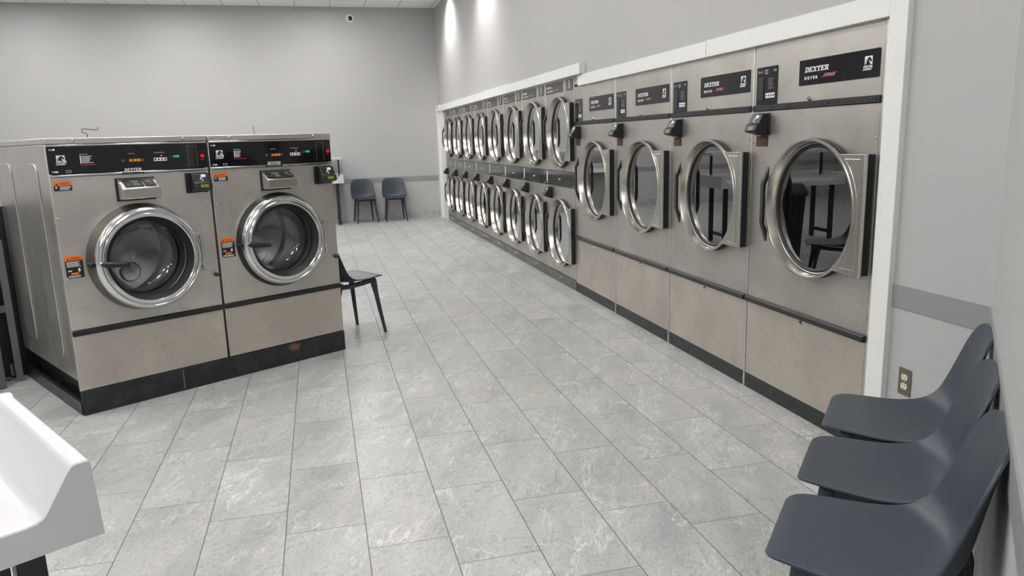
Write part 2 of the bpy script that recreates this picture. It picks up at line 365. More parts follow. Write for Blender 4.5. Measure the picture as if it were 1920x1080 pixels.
# ---- lettering: font curves turned into meshes, plus slab-serif block letters for the logotype
def text_mesh(s, size, shear=0, bold=0, align='LEFT', spacing=1):
    cu = bpy.data.curves.new('t', 'FONT'); cu.body = s; cu.size = size; cu.shear = shear; cu.offset = bold; cu.extrude = 0.0004; cu.align_x = align; cu.space_character = spacing; cu.resolution_u = 2
    ob = bpy.data.objects.new('t', cu); COL.objects.link(ob)
    dg = bpy.context.evaluated_depsgraph_get(); me = bpy.data.meshes.new_from_object(ob.evaluated_get(dg)); bpy.data.objects.remove(ob); bpy.data.curves.remove(cu)
    return me
def put_text(mb, s, x, z, h, y, shear=0, bold=0, align='LEFT', width=None, spacing=1):
    """h = cap height; text lies in the xz plane at depth y facing -y"""
    me = text_mesh(s, h/.70, shear, bold, align, spacing)
    vs = [(v.co.x, v.co.y, v.co.z) for v in me.vertices]
    if width and vs:
        x0 = min(v[0] for v in vs); x1 = max(v[0] for v in vs); k = width/(x1-x0); vs = [((v[0]-x0)*k, v[1], v[2]) for v in vs]
    mb.add([(x+v[0], y-v[2], z+v[1]) for v in vs], [list(p.vertices) for p in me.polygons]); bpy.data.meshes.remove(me)
def S(a, b, wdt):  # slanted stroke as quad (a, b = centre points)
    d = wdt/2; return [(a[0]-d, a[1]), (a[0]+d, a[1]), (b[0]+d, b[1]), (b[0]-d, b[1])]
def R_(x0, x1, z0, z1): return [(x0, z0), (x1, z0), (x1, z1), (x0, z1)]
LET = {
 'D': [R_(.0, .34, 0, .14), R_(.0, .34, .86, 1), R_(.08, .28, .1, .9), [(.34, 0), (.56, .04), (.74, .22), (.78, .5), (.74, .78), (.56, .96), (.34, 1), (.34, .86), (.46, .82), (.55, .70), (.58, .5), (.55, .3), (.46, .18), (.34, .14)]],
 'E': [R_(.0, .70, 0, .14), R_(.0, .70, .86, 1), R_(.08, .28, .1, .9), R_(.2, .52, .43, .57), R_(.60, .70, .1, .3), R_(.60, .70, .7, .9), R_(.45, .53, .34, .66)],
 'X': [S((.14, 0), (.64, 1), .18), S((.64, 0), (.14, 1), .20), R_(0, .3, 0, .12), R_(.48, .78, 0, .12), R_(0, .3, .88, 1), R_(.48, .78, .88, 1)],
 'T': [R_(.28, .48, 0, 1), R_(.14, .62, 0, .12), R_(0, .76, .86, 1), R_(0, .1, .66, .9), R_(.66, .76, .66, .9)],
 'R': [R_(.0, .38, 0, .12), R_(.0, .36, .88, 1), R_(.08, .28, .1, .9), [(.36, 1), (.58, .97), (.68, .86), (.68, .62), (.58, .50), (.36, .46), (.2, .46), (.2, .58), (.36, .58), (.47, .62), (.5, .74), (.47, .84), (.36, .88)], S((.66, .0), (.42, .5), .2), R_(.6, .82, 0, .12)],
}
def logotype(mb, x, z, wd, h, y, slant=.28):
    adv = [.82, .76, .80, .80, .76, .82]; tot = sum(adv); u = wd/tot; px_ = 0
    for ch, a in zip('DEXTER', adv):
        for poly in LET[ch]:
            mb.prism([(x+(px_+p[0]*.98)*u+slant*p[1]*h, z+p[1]*h) for p in poly], y-.0005, y+.0005)
        px_ += a
def horse_emblem(mb_w, x, z, s, y, sz=None):
    sz = sz or s
    """white square field with the head left dark: drawn as white pieces around a horse-head silhouette"""
    def A(pts): mb_w.prism([(x+p[0]*s, z+p[1]*sz) for p in pts], y-.0005, y+.0005)
    A([(0, .0), (.10, 0), (.10, .28), (.17, .52), (.32, .74), (.52, .86), (.60, .86), (.62, 1), (0, 1)])      # field left of the mane
    A([(.62, 1), (.60, .86), (.68, .84), (.72, .93), (.76, .82), (.86, .62), (.94, .42), (.94, .28), (1, .2), (1, 1)])
    A([(1, .2), (.94, .28), (.86, .22), (.74, .34), (.62, .44), (.56, .48), (.60, .30), (.72, .12), (.78, 0), (1, 0)])
    A([(.24, .50), (.34, .62), (.46, .70), (.44, .66), (.34, .56), (.27, .44)])
    A([(.18, .30), (.22, .42), (.27, .44), (.24, .28)]); A([(.16, .08), (.17, .22), (.23, .22), (.22, .08)])
def screws(name, material, parent, pts, prof, n=12):
    for x, z in pts: MB().lathe(prof, x, z, n).build(name, material, parent)
def bars(mb, x, z, wd, lines, dz, h, y, jit=.3):
    for i in range(lines):
        l = wd*(1-jit*random.random()); mb.prism(R_(x, x+l, z-i*dz-h, z-i*dz), y-.0004, y+.0004)

# ================================================================== THE ROOM
struct('floor', MB().add([(LEFTX, BACKY, 0), (W+1.6, BACKY, 0), (W+1.6, FARY+.2, 0), (LEFTX, FARY+.2, 0), (LEFTX, BACKY, -.1), (W+1.6, BACKY, -.1), (W+1.6, FARY+.2, -.1), (LEFTX, FARY+.2, -.1)],
       [(0, 1, 2, 3), (7, 6, 5, 4), (0, 4, 5, 1), (1, 5, 6, 2), (2, 6, 7, 3), (3, 7, 4, 0)]), 'floor')
struct('ceiling', MB().box(LEFTX, W+1.6, BACKY, FARY+.2, HC, HC+.1), 'ceiling')
struct('wall_back', MB().box(LEFTX, W+1.6, FARY, FARY+.15, 0, HC), 'wall')
struct('wall_left', MB().box(LEFTX-.15, LEFTX, BACKY, FARY+.15, 0, HC), 'wall')
struct('wall_front', MB().box(LEFTX, .9, BACKY-.15, BACKY, 0, HC), 'wall')
DY = [6.61888-.978*i for i in range(5)]           # boundaries of the four single dryers
SW = .90182; SY = [6.61888+SW*i for i in range(9)]  # boundaries of the eight towers
HS = 1.894; HT = 1.988                             # heights of singles / towers
mb = MB()
mb.box(W, W+.12, 2.103, FARY, HT+.05, HC)           # over the machines
mb.box(W, W+.12, 2.69, 6.60, HS+.02, HT+.05)
mb.box(W, W+.12, 2.103, 2.69, 0, HT+.05)           # near pier
mb.box(W, W+.12, SY[8]+.02, FARY, 0, HT+.05)       # far pier
struct('wall_right', mb, 'wall')
# angled wall behind the three near chairs, then a return towards the front
ax, ay = .90, .697
struct('wall_angled', MB().prism([(W, 2.103), (ax, ay), (ax, BACKY), (W+.12, BACKY), (W+.12, 2.103)], 0, HC, 'z'), 'wall')
# grey stripe running round the room
struct('trim_1', MB().box(W-.006, W, 2.103-.004, 2.583, .712, .806), 'rail')
q = .006/math.sqrt(2)
struct('trim_2', MB().prism([(W, 2.103), (ax, ay), (ax-q, ay+q), (W-q*2, 2.103)], .712, .806, 'z'), 'rail')
struct('trim_3', MB().box(LEFTX, W-.04, FARY-.006, FARY, .706, .801), 'rail')
struct('trim_4', MB().box(LEFTX, LEFTX+.006, BACKY, FARY, .706, .801), 'rail')
struct('baseboard_back', MB().box(LEFTX, W-.045, FARY-.012, FARY, 0, .135), 'basetile', bevel=.002)
# white boards framing the machine wall
struct('trim_5', MB().box(W-.028, W+.001, 2.578, 2.678, 0, 1.995), 'paintwhite', bevel=.002)
mb = MB().box(W-.028, W+.001, 4.172, 6.45, HS-.004, 1.982); struct('trim_6', mb, 'paintwhite', bevel=.0015)
mb = MB().box(W-.028, W+.001, 2.678, 4.166, HS-.004, 1.985); struct('trim_7', mb, 'paintwhite', bevel=.0015)
struct('trim_8', MB().box(W-.055, W+.001, 6.33, 8.84, 1.985, 2.078), 'paintwhite', bevel=.0015)
struct('trim_9', MB().box(W-.055, W+.001, 8.846, 14.05, 1.985, 2.088), 'paintwhite', bevel=.0015)
struct('trim_10', MB().box(W-.06, W+.001, 14.28, FARY-.001, 0, 2.10), 'paintwhite', bevel=.002)
struct('trim_11', MB().box(W-.06, W+.001, 14.05, 14.28, 1.99, 2.10), 'paintwhite', bevel=.002)
struct('trim_12', MB().box(W-.03, W+.001, SY[8]+.01, 14.05, 0, 1.99), 'paintwhite', bevel=.002)
struct('trim_13', MB().box(W-.015, W+.001, 14.05, 14.28, 0, 1.99), 'paintwhite')

# ================================================================== CEILING LIGHTS (outside the frame, they light the room)
em = simple('light_panel_diffuser', (.9, .9, .9), .5, emit=(1.0, .99, .98), es=LIGHT_STRENGTH)
def light_panel():
    r = empty('ceiling_light'); f = MB()
    for x0, x1, y0, y1 in ((-.3, .3, -.6, -.575), (-.3, .3, .575, .6), (-.3, -.275, -.575, .575), (.275, .3, -.575, .575)): f.box(x0, x1, y0, y1, -.02, 0)
    f.build('frame', 'paintwhite', r); MB().box(-.275, .275, -.575, .575, -.012, -.002).build('diffuser', em, r); return r
LP = light_panel()
for i, (x, y) in enumerate(PANELS):
    o = LP if i == 0 else copy_tree(LP); o.location = (x, y, HC)
    tag(o, 'flat white rectangular light panel set in the tiled ceiling', 'ceiling light', 'ceiling light panels')
def downlight():
    r = empty('downlight'); MB().lathe([(.075, 0), (.085, -.004), (.085, -.012), (.065, -.012), (.055, 0)], 0, 0, 32, True)
    t = MB(); n = 32
    prof = [(.088, -.001), (.088, -.010), (.070, -.012), (.062, -.002)]
    for k in range(n):
        a = 2*PI*k/n; t.v += [(p[0]*math.cos(a), p[0]*math.sin(a), p[1]) for p in prof]
    for k in range(n):
        q_ = (k+1) % n
        for i in range(4): j = (i+1) % 4; t.f.append([k*4+i, q_*4+i, q_*4+j, k*4+j]); t.uv.append(None)
    t.build('trim_ring', 'paintwhite', r)
    l = MB().cyl((0, 0, -.004), (0, 0, -.001), .062, n=32).build('lens', simple('downlight_lens', (.9, .9, .9), .5, emit=(1, .98, .95), es=6), r)
    return r
DL = downlight()
for i, (x, y) in enumerate(SPOTS):
    o = DL if i == 0 else copy_tree(DL); o.location = (x, y, HC); tag(o, 'small round recessed downlight close to the dryer wall', 'downlight', 'recessed downlights')
    ld = bpy.data.lights.new('downlight_lamp', 'SPOT'); ld.energy = 60; ld.spot_size = math.radians(120); ld.spot_blend = .9; ld.shadow_soft_size = .04; ld.color = (1, .98, .96)
    lo = bpy.data.objects.new('downlight_lamp', ld); COL.objects.link(lo); lo.location = (x, y, HC-.03); lo.rotation_euler = (0, math.radians(-24), 0)

# ================================================================== CARD READER (a part of each machine)
def hand_icon(mb, T):
    """white card-in-hand mark; T maps (p, q) to a point on the sloped face"""
    def poly(pts): mb.add([T(*p) for p in pts], [list(range(len(pts)))])
    poly([(.010+.016*math.cos(a), .012+.010*math.sin(a)) for a in [2*PI*k/12 for k in range(12)]])
    poly([(-.012, -.002), (-.002, -.008), (.002, -.002), (-.008, .006)]); poly([(-.004, -.020), (.004, -.020), (.004, -.012), (-.004, -.012)])
    poly([(-.016, -.006), (-.013, -.016), (-.010, -.016), (-.013, -.004)])
def card_reader(parent, x, z, wd=.128, h=.118, dark='black'):
    r = MB().box(x-wd/2, x+wd/2, -.010, 0, z-h/2, z+h/2).build('card_reader', dark, parent, bevel=.002)
    b = MB(); bw = wd*.40; zt = z+h*.46; zb = z-h*.32
    prof = [(-.010, zt), (-.044, zt), (-.066, z+.004), (-.078, z+.001), (-.088, z-.034), (-.074, z-.040), (-.010, z-.055)]
    b.prism(prof, x-bw+.01, x+bw+.01, 'x'); b.build('reader_housing', dark, r, bevel=.004)
    mk = MB(); p0 = Vector((-.044, zt)); p1 = Vector((-.066, z+.004)); d = (p0-p1); L_ = d.length; d = d/L_; nrm = Vector((-d.y, d.x)); nrm = nrm if nrm.x < 0 else -nrm
    c = (p0+p1)/2+nrm*.0012
    hand_icon(mk, lambda p, q_: (x+.014+p, c.x+d.x*q_, c.y+d.y*q_)); mk.build('reader_icon', 'white_mark', r, smooth=False)
    l = MB(); p0 = Vector((-.0802, z-.009)); p1 = Vector((-.0855, z-.027)); off = Vector((-.0018, .0005))
    l.add([(x-.010, p0.x+off.x, p0.y), (x+.038, p0.x+off.x, p0.y), (x+.038, p1.x+off.x, p1.y), (x-.010, p1.x+off.x, p1.y)], [(0, 1, 2, 3)]); l.build('reader_display', 'lcd', r, smooth=False)
    MB().box(x-.020, x+.030, -.030, -.0095, z-.0585, z-.0555).build('card_slot', 'satin', r)
    return r

# ================================================================== WASHERS
def washer(w_, door_d, collar_mat, seed):
    random.seed(seed)
    r = empty('washing_machine'); h = w_/2; D = 1.13
    # cabinet shell
    c = MB(); c.box(-h, -h+.012, .02, D, .20, 1.488); c.box(h-.012, h, .02, D, .20, 1.488); c.box(-h+.012, h-.012, D-.012, D, .20, 1.488); c.box(-h+.012, h-.012, .02, D-.012, .20, .212)
    c.box(-h, -h+.02, .0, .02, .14, 1.488); c.box(h-.02, h, .0, .02, .14, 1.488)
    cab = c.build('cabinet', 'steel_side', r, bevel=.003)
    for sx in (-1, 1):
        for v0, v1 in ((.19, .38), (.74, .99)):
            e = MB(); e.prism(rrect(v0, v1, .31, 1.39, .05), sx*h, sx*(h+.007), 'x'); e.build('embossed_panel', 'steel_side', cab, bevel=.006, seg=3)
    MB().box(-h-.001, h+.001, -.012, D+.01, 1.490, 1.521).build('top_cap', 'steel', r, bevel=.004)
    screws('screw', 'satin', r, ((-.29, 1.506), (.29, 1.506)), [(0, -.021), (.005, -.020), (.009, -.014), (.009, -.011)], 14)
    for x, z in ((-h+.015, 1.10), (-h+.016, .775), (h-.014, 1.09), (h-.012, .765), (-h+.015, .32)): screws('screw', 'satin', r, ((x, z),), [(0, -.010), (.006, -.008), (.008, -.002)])
    # control fascia
    p = MB().box(-h+.004, h-.004, -.010, .018, 1.334, 1.476).build('control_panel', 'acrylic', r, bevel=.001)
    MB().box(-h+.002, h-.002, -.013, .016, 1.478, 1.487).box(-h+.002, h-.002, -.013, .016, 1.320, 1.330).build('chrome_strip', 'chrome', p, bevel=.002)
    y = -.0108; X = lambda u: u-.428
    t = MB(); put_text(t, '6 x', X(.018), 1.457, .009, y, bold=.0004); t.prism(rrect(X(.036), X(.046), 1.456, 1.466, .004, 3), y-.0004, y)
    put_text(t, 'T-900', X(.018), 1.341, .009, y, bold=.0004, width=.030)
    for x0, x1, z0, z1 in ((.085, .110, 1.3505, 1.352), (.085, .110, 1.340, 1.3415), (.085, .0865, 1.340, 1.352), (.1085, .110, 1.340, 1.352)): t.prism(R_(X(x0), X(x1), z0, z1), y-.0004, y)
    put_text(t, 'DEXTER', X(.044), 1.393, .010, y, shear=.3, bold=.0006, width=.050); put_text(t, 'LAUNDRY', X(.042), 1.381, .009, y, shear=.3, bold=.0004, width=.050)
    put_text(t, 'INSTRUCTIONS', X(.160), 1.432, .0035, y, width=.040); put_text(t, 'WASH CYCLE', X(.405), 1.427, .004, y, width=.036); put_text(t, 'WASH TEMPERATURE', X(.545), 1.428, .004, y, width=.058)
    bars(t, X(.168), 1.424, .058, 6, .0068, .0028, y, .55); t.prism(R_(X(.160), X(.165), 1.384, 1.426), y-.0004, y)
    t.build('control_lettering', 'white_mark', p, smooth=False)
    t = MB(); horse_emblem(t, X(.047), 1.404, .041, y, .027); t.build('horse_emblem', 'white_mark', p, smooth=False)
    t = MB(); bars(t, X(.168), 1.380, .072, 2, .0036, .0022, y, .1); t.prism([(X(.158), 1.373), (X(.166), 1.373), (X(.162), 1.381)], y-.0004, y); put_text(t, 'EMERGENCY', X(.800), 1.424, .004, y, width=.040); t.build('red_lettering', 'darkred_mark', p, smooth=False)
    t = MB(); logotype(t, X(.372), 1.330, .092, .019, -.0145); t.build('brand_badge', 'white_mark', p, smooth=False)
    t = MB(); t.box(X(.362), X(.480), -.0142, -.012, 1.318, 1.329).build('badge_backing', 'labelblack', p); t = MB(); put_text(t, 'COMMERCIAL WASHER', X(.368), 1.321, .0045, -.0145, width=.100); t.build('badge_lettering', 'grey_mark', p, smooth=False)
    for u, mt in ((.366, 'green_dark'), (.408, 'orange'), (.430, 'yellow'), (.450, 'yellow'), (.470, 'darkred_mark')): MB().box(X(u), X(u+.017), -.0122, -.010, 1.385, 1.399).build('cycle_button', mt, p)
    for k in range(4):
        u = .541+k*.0182; b = MB(); b.panel_hole(X(u), X(u+.0178), 1.383, 1.401, (X(u+.009), 1.392, .0055), -.0118, -.010, 16); b.build('temperature_button', 'white_mark', p, smooth=False)
    t = MB(); put_text(t, '88:15', X(.634), 1.400, .011, y, shear=.1, width=.022); t.build('display_digits_dim', 'darkred_mark', p, smooth=False)
    t = MB(); put_text(t, '0125', X(.655), 1.400, .012, y, shear=.1, width=.030); t.build('display_digits', 'led_cyan', p, smooth=False)
    MB().cyl((X(.585), -.0125, 1.412), (X(.585), -.010, 1.412), .0035, n=12).build('indicator_light', 'led_red', p)
    MB().cyl((X(.820), -.024, 1.402), (X(.820), -.010, 1.402), .0105, n=24).build('emergency_button', 'button_red', p, bevel=.002)
    t = MB(); put_text(t, 'PUSH', X(.808), 1.378, .005, y, width=.022)
    for x0, x1, z0, z1 in ((.736, .796, 1.4625, 1.4632), (.736, .737, 1.345, 1.463), (.790, .791, 1.345, 1.463)): t.prism(R_(X(x0), X(x1), z0, z1), y-.0003, y)
    t.build('grey_lettering', 'grey_mark', p, smooth=False)
    # front panel with the round opening
    f = MB(); f.panel_hole(-h+.003, h-.003, .486, 1.317, (0, .845, .235), -.002, .014); f.build('front_panel', 'steel', r, bevel=.0015)
    MB().box(-h+.001, h-.001, -.014, .012, .456, .484).build('black_strip', 'black', r, bevel=.002)
    MB().box(-h+.003, h-.003, -.002, .014, .142, .454).build('lower_panel', 'steel_low', r, bevel=.002)
    # drum
    dr = MB().lathe([(.225, .05), (.285, .055), (.292, .08), (.292, .46), (.27, .49)], 0, .845, 72).build('drum', 'drum_wash', r)
    b = MB(); b.lathe([(0, .47), (.10, .47), (.13, .485), (.275, .487)], 0, .845, 48)
    for k in range(3):
        a = 2*PI*k/3+.6; b.lathe([(0, .470), (.055, .472), (.065, .484)], .165*math.sin(a), .845+.165*math.cos(a), 24)
    b.build('drum_back', 'drum_back', dr)
    # door
    k0 = -door_d
    MB().lathe([(.235, .0), (.308, -.001), (.304, -.012), (.292, k0*.75), (.280, k0-.002), (.240, k0)], 0, .845, 96).build('door_collar', collar_mat, r)
    d = MB().lathe([(.272, k0+.012), (.288, k0+.004), (.291, k0-.008), (.287, k0-.022), (.278, k0-.033), (.268, k0-.037), (.265, k0-.034), (.262, k0-.029), (.259, k0-.033), (.254, k0-.038), (.242, k0-.039), (.237, k0-.035), (.235, k0-.02), (.238, k0+.008)], 0, .845, 96, True).build('door', 'chrome', r)
    MB().lathe([(.2355, k0-.030), (.231, k0-.026), (.220, k0-.004), (.214, k0+.004), (.214, k0+.02), (.237, k0+.01)], 0, .845, 96, True).build('door_gasket', 'rubber', d)
    MB().lathe([(.217, k0+.002), (.209, k0+.018), (.196, k0+.05), (.180, k0+.10), (.150, k0+.125), (.09, k0+.137), (0, k0+.14)], 0, .845, 72).build('door_glass', 'glass_wash', d)
    hz = .845-.012
    hd = MB().tube([(-.262, k0-.034, hz+.012), (-.250, k0-.056, hz+.011), (-.225, k0-.060, hz+.008), (-.17, k0-.062, hz+.002), (-.135, k0-.060, hz-.003), (-.128, k0-.058, hz-.003)], [.011, .018, .017, .0125, .0125, .008], 14).build('door_handle', 'black', d)
    MB().cyl((-.268, k0-.018, hz+.012), (-.262, k0-.045, hz+.012), .016, .012, 16).build('handle_pivot', 'chrome', hd)
    MB().lathe([(0, k0*.70-.006), (.006, k0*.70-.006), (.007, k0*.70-.012), (.013, k0*.70-.014), (.017, k0*.70-.008), (.018, k0*.3)], -.293, .838, 24).build('latch_boss', 'blackpaint', d)
    # hinge
    hb = MB(); hb.box(.300, .332, -.007, -.001, .720, .947); g = hb.build('hinge', 'satin', r, bevel=.006)
    MB().cyl((.312, k0*.55-.012, .728), (.312, k0*.55-.012, .942), .0085, n=16).build('hinge_pin', 'chrome', g)
    MB().box(.262, .316, k0*.55-.014, k0*.55-.006, .755, .915).build('hinge_leaf', 'satin', g, bevel=.002)
    if door_d > .05: MB().box(.300, .322, k0*.55-.006, -.004, .74, .76).box(.300, .322, k0*.55-.006, -.004, .91, .93).build('hinge_arm', 'satin', g, bevel=.002)
    # soap box
    s_ = MB(); s_.prism([(-.002, 1.292), (-.090, 1.240), (-.090, 1.184), (-.084, 1.180), (-.002, 1.176)], -.100, .102, 'x'); sb = s_.build('soap_dispenser', 'rim', r, bevel=.004)
    MB().box(-.108, .104, -.004, -.0015, 1.168, 1.296).build('dispenser_surround', 'black', sb)
    nx, nz = -.051, .086; ln = math.hypot(nx, nz); nx, nz = -.052/ln*1.0, .088/ln
    def LP_(x, t): return (x, -.002-.088*t-.0025*.5, 1.292-.052*t+.0022)
    for x0, x1 in ((-.078, .022), (.028, .086)): MB().add([LP_(x0, .16), LP_(x1, .16), LP_(x1, .86), LP_(x0, .86)], [(0, 1, 2, 3)]).build('lid_label', 'labelblack', sb, smooth=False, solid=.0006)
    t = MB()
    for x0, x1, tt in ((-.045, .005, .30), (-.035, -.002, .42), (-.060, -.050, .6), (-.03, .0, .58), (-.034, .004, .70), (.045, .072, .32), (.048, .068, .46), (.062, .078, .6)):
        P0 = [LP_(x0, tt), LP_(x1, tt), LP_(x1, tt+.045), LP_(x0, tt+.045)]; t.add([(p_[0], p_[1]-.0006, p_[2]+.0008) for p_ in P0], [(0, 1, 2, 3)])
    t.build('lid_lettering', 'grey_mark', sb, smooth=False)
    # latch bump
    MB().cyl((h-.022, -.045, .682), (h-.022, -.002, .680), .008, .014, 14).build('door_bumper', 'black', r, bevel=.003)
    # stickers
    x0 = -h+.016
    def sticker(za, zb, zo, kind):
        st = MB().prism(rrect(x0, x0+.087, za, zb, .002, 2), -.0034, -.0020).build('warning_label', 'labelblack', r, smooth=False)
        MB().prism(rrect(x0, x0+.087, zo, zb, .002, 2), -.0040, -.0034).build('label_header', 'orange', st, smooth=False)
        t_ = MB(); t_.prism([(x0+.008, zo+.004), (x0+.020, zo+.004), (x0+.014, zo+.016)], -.0045, -.0041); put_text(t_, 'WARNING', x0+.030, zo+.011, .0065, -.0042, width=.044); t_.prism(R_(x0+.024, x0+.080, zo+.005, zo+.0065), -.0045, -.0041); t_.build('header_lettering', 'labelblack', st, smooth=False)
        t_ = MB()
        if kind == 0:
            bars(t_, x0+.028, za+.022, .054, 3, .0068, .0030, -.0038, .2); t_.prism(R_(x0+.008, x0+.016, za+.014, za+.022), -.0042, -.0036)
        else:
            bars(t_, x0+.006, zo-.006, .074, 5, .0062, .0026, -.0038, .25); bars(t_, x0+.008, za+.014, .070, 2, .0058, .0026, -.0038, .2)
            t_.prism(R_(x0+.010, x0+.028, za+.038, za+.044), -.0042, -.0036); t_.prism(R_(x0+.060, x0+.070, za+.034, za+.052), -.0042, -.0036)
        t_.build('label_lettering', 'white_mark', st, smooth=False)
        if kind: MB().prism(rrect(x0+.022, x0+.062, za+.019, za+.030, .004, 3), -.0042, -.0036).build('label_caution', 'orange', st, smooth=False)
    sticker(1.246, 1.296, 1.272, 0); sticker(.775, .897, .871, 1)
    card_reader(r, .345, 1.246, .130, .118)
    # back of the open door area: dark tub lip so nothing shows through
    MB().lathe([(.236, .014), (.215, .03), (.208, .052)], 0, .845, 64).build('tub_seal', 'rubber', r)
    return r
WTH = .548229; wd = Vector((math.cos(WTH), math.sin(WTH), 0)); wn = Vector((math.sin(WTH), -math.cos(WTH), 0)); wo = Vector((-1.3724, 4.4213, 0))
def WP(u, v, z=0): p = wo+wd*u-wn*v; return (p.x, p.y, z)
a = washer(.852, .085, 'collar', 3); a.location = WP(.428, 0); a.rotation_euler = (0, 0, WTH)
tag(a, 'stainless front-loading washer at left of the pair, below the bent wire hook', 'washing machine', 'front-loading washers')
b_ = washer(.846, .040, 'collar2', 5); b_.location = WP(.866+.4235, 0); b_.rotation_euler = (0, 0, WTH)
tag(b_, 'stainless front-loading washer at right of the pair, beside the lone chair', 'washing machine', 'front-loading washers')
# shared plinth
pl = empty('equipment_base', WP(0, 0), WTH); tag(pl, 'long chipped black steel base under the two front-loading washers', 'equipment base')
MB().box(.004, 1.713, -.006, .012, 0, .138).build('front_skirt', 'basepaint', pl, bevel=.002)
s_ = MB(); s_.box(-.002, .012, .012, 1.15, 0, .078); s_.box(-.002, .085, .012, 1.15, .072, .080)
s_ = MB(); s_.box(-.002, .010, .012, 1.15, 0, .076)
s_.build('side_skirt', 'basepaint', pl, bevel=.0015)
MB().box(1.703, 1.713, .012, 1.15, 0, .138).build('side_skirt', 'basepaint', pl, bevel=.0015)
g = MB(); g.box(.010, .020, .02, 1.14, .066, .076); g.box(.060, .075, .02, 1.14, .066, .076)
for v in (.02, .56, 1.12): g.box(.020, .060, v, v+.02, .066, .076)
g.build('slotted_rail', 'blackpaint', pl)
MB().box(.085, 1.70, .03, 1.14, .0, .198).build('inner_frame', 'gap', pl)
MB().box(.060, .085, .03, 1.14, .0, .20).build('inner_rail', 'blackpaint', pl)
MB().box(.560, .566, -.008, -.006, .01, .13).build('weld_seam', 'frame_grey', pl)
MB().box(.000, 1.713, .0, 1.13, .1385, .1395)
# seam filler between the washers
# wire hooks on top
hk = MB(); pts = [(.305, .30, 1.522), (.304, .30, 1.545), (.300, .30, 1.551), (.285, .30, 1.553), (.281, .30, 1.555), (.278, .30, 1.567), (.282, .30, 1.574), (.29, .30, 1.5745), (.33, .30, 1.571), (.352, .30, 1.568), (.362, .30, 1.569), (.366, .30, 1.576), (.368, .30, 1.584)]
hk.tube([Vector(WP(u, v, z)) for u, v, z in pts], .0022, 8); tag(hk.build('wire_hook', 'wire', None), 'bent dark wire hook standing on top of the left washer', 'hook')
hk = MB(); hk.tube([Vector(WP(u, .30, z)) for u, z in ((1.330, 1.522), (1.328, 1.545), (1.323, 1.552), (1.322, 1.566), (1.325, 1.580))], .0018, 8); tag(hk.build('wire_stub', 'wire', None), 'short straight dark wire sticking up from the right washer top', 'wire')

# ---- dark steel service rack at the left edge, behind the washer side
rk = empty('steel_rack', WP(-.08, .98), WTH); tag(rk, 'worn dark grey steel rack behind the left washer side, at the picture edge', 'rack')
MB().box(-.75, -.12, .14, .60, .88, 1.16).build('upper_box', 'darkpanel', rk, bevel=.004)
MB().box(-.75, -.12, .12, .60, .50, .88).build('middle_box', 'darkpanel', rk, bevel=.004)
p_ = MB(); p_.box(-.005, .035, .06, .066, 0, .92); p_.box(.029, .035, .066, .10, 0, .92); p_.build('post', 'frame_grey', rk, bevel=.001)
p_ = MB(); p_.box(-.75, .03, .07, .078, .46, .50); p_.box(-.75, .03, .078, .11, .494, .50); p_.build('cross_rail', 'frame_grey', rk, bevel=.001)
MB().box(-.75, -.082, -.04, -.034, 0, .88).build('side_panel', 'darkpanel', rk, bevel=.002)
MB().box(-.05, .55, .19, .20, 0, 1.12).build('dark_fill_sheet', 'black', rk)  # added black fill for the dark background between post and washer
MB().box(-.75, -.12, .56, .60, .0, .50).build('lower_sheet', 'black', rk)
p_ = MB(); p_.tube([(.0, .16, .02), (.005, .2, .09), (-.03, .3, .14)], .012, 8); p_.tube([(-.02, .14, .01), (-.1, .12, .03), (-.2, .14, .01)], .012, 8); p_.build('hose', 'frame_grey', rk)

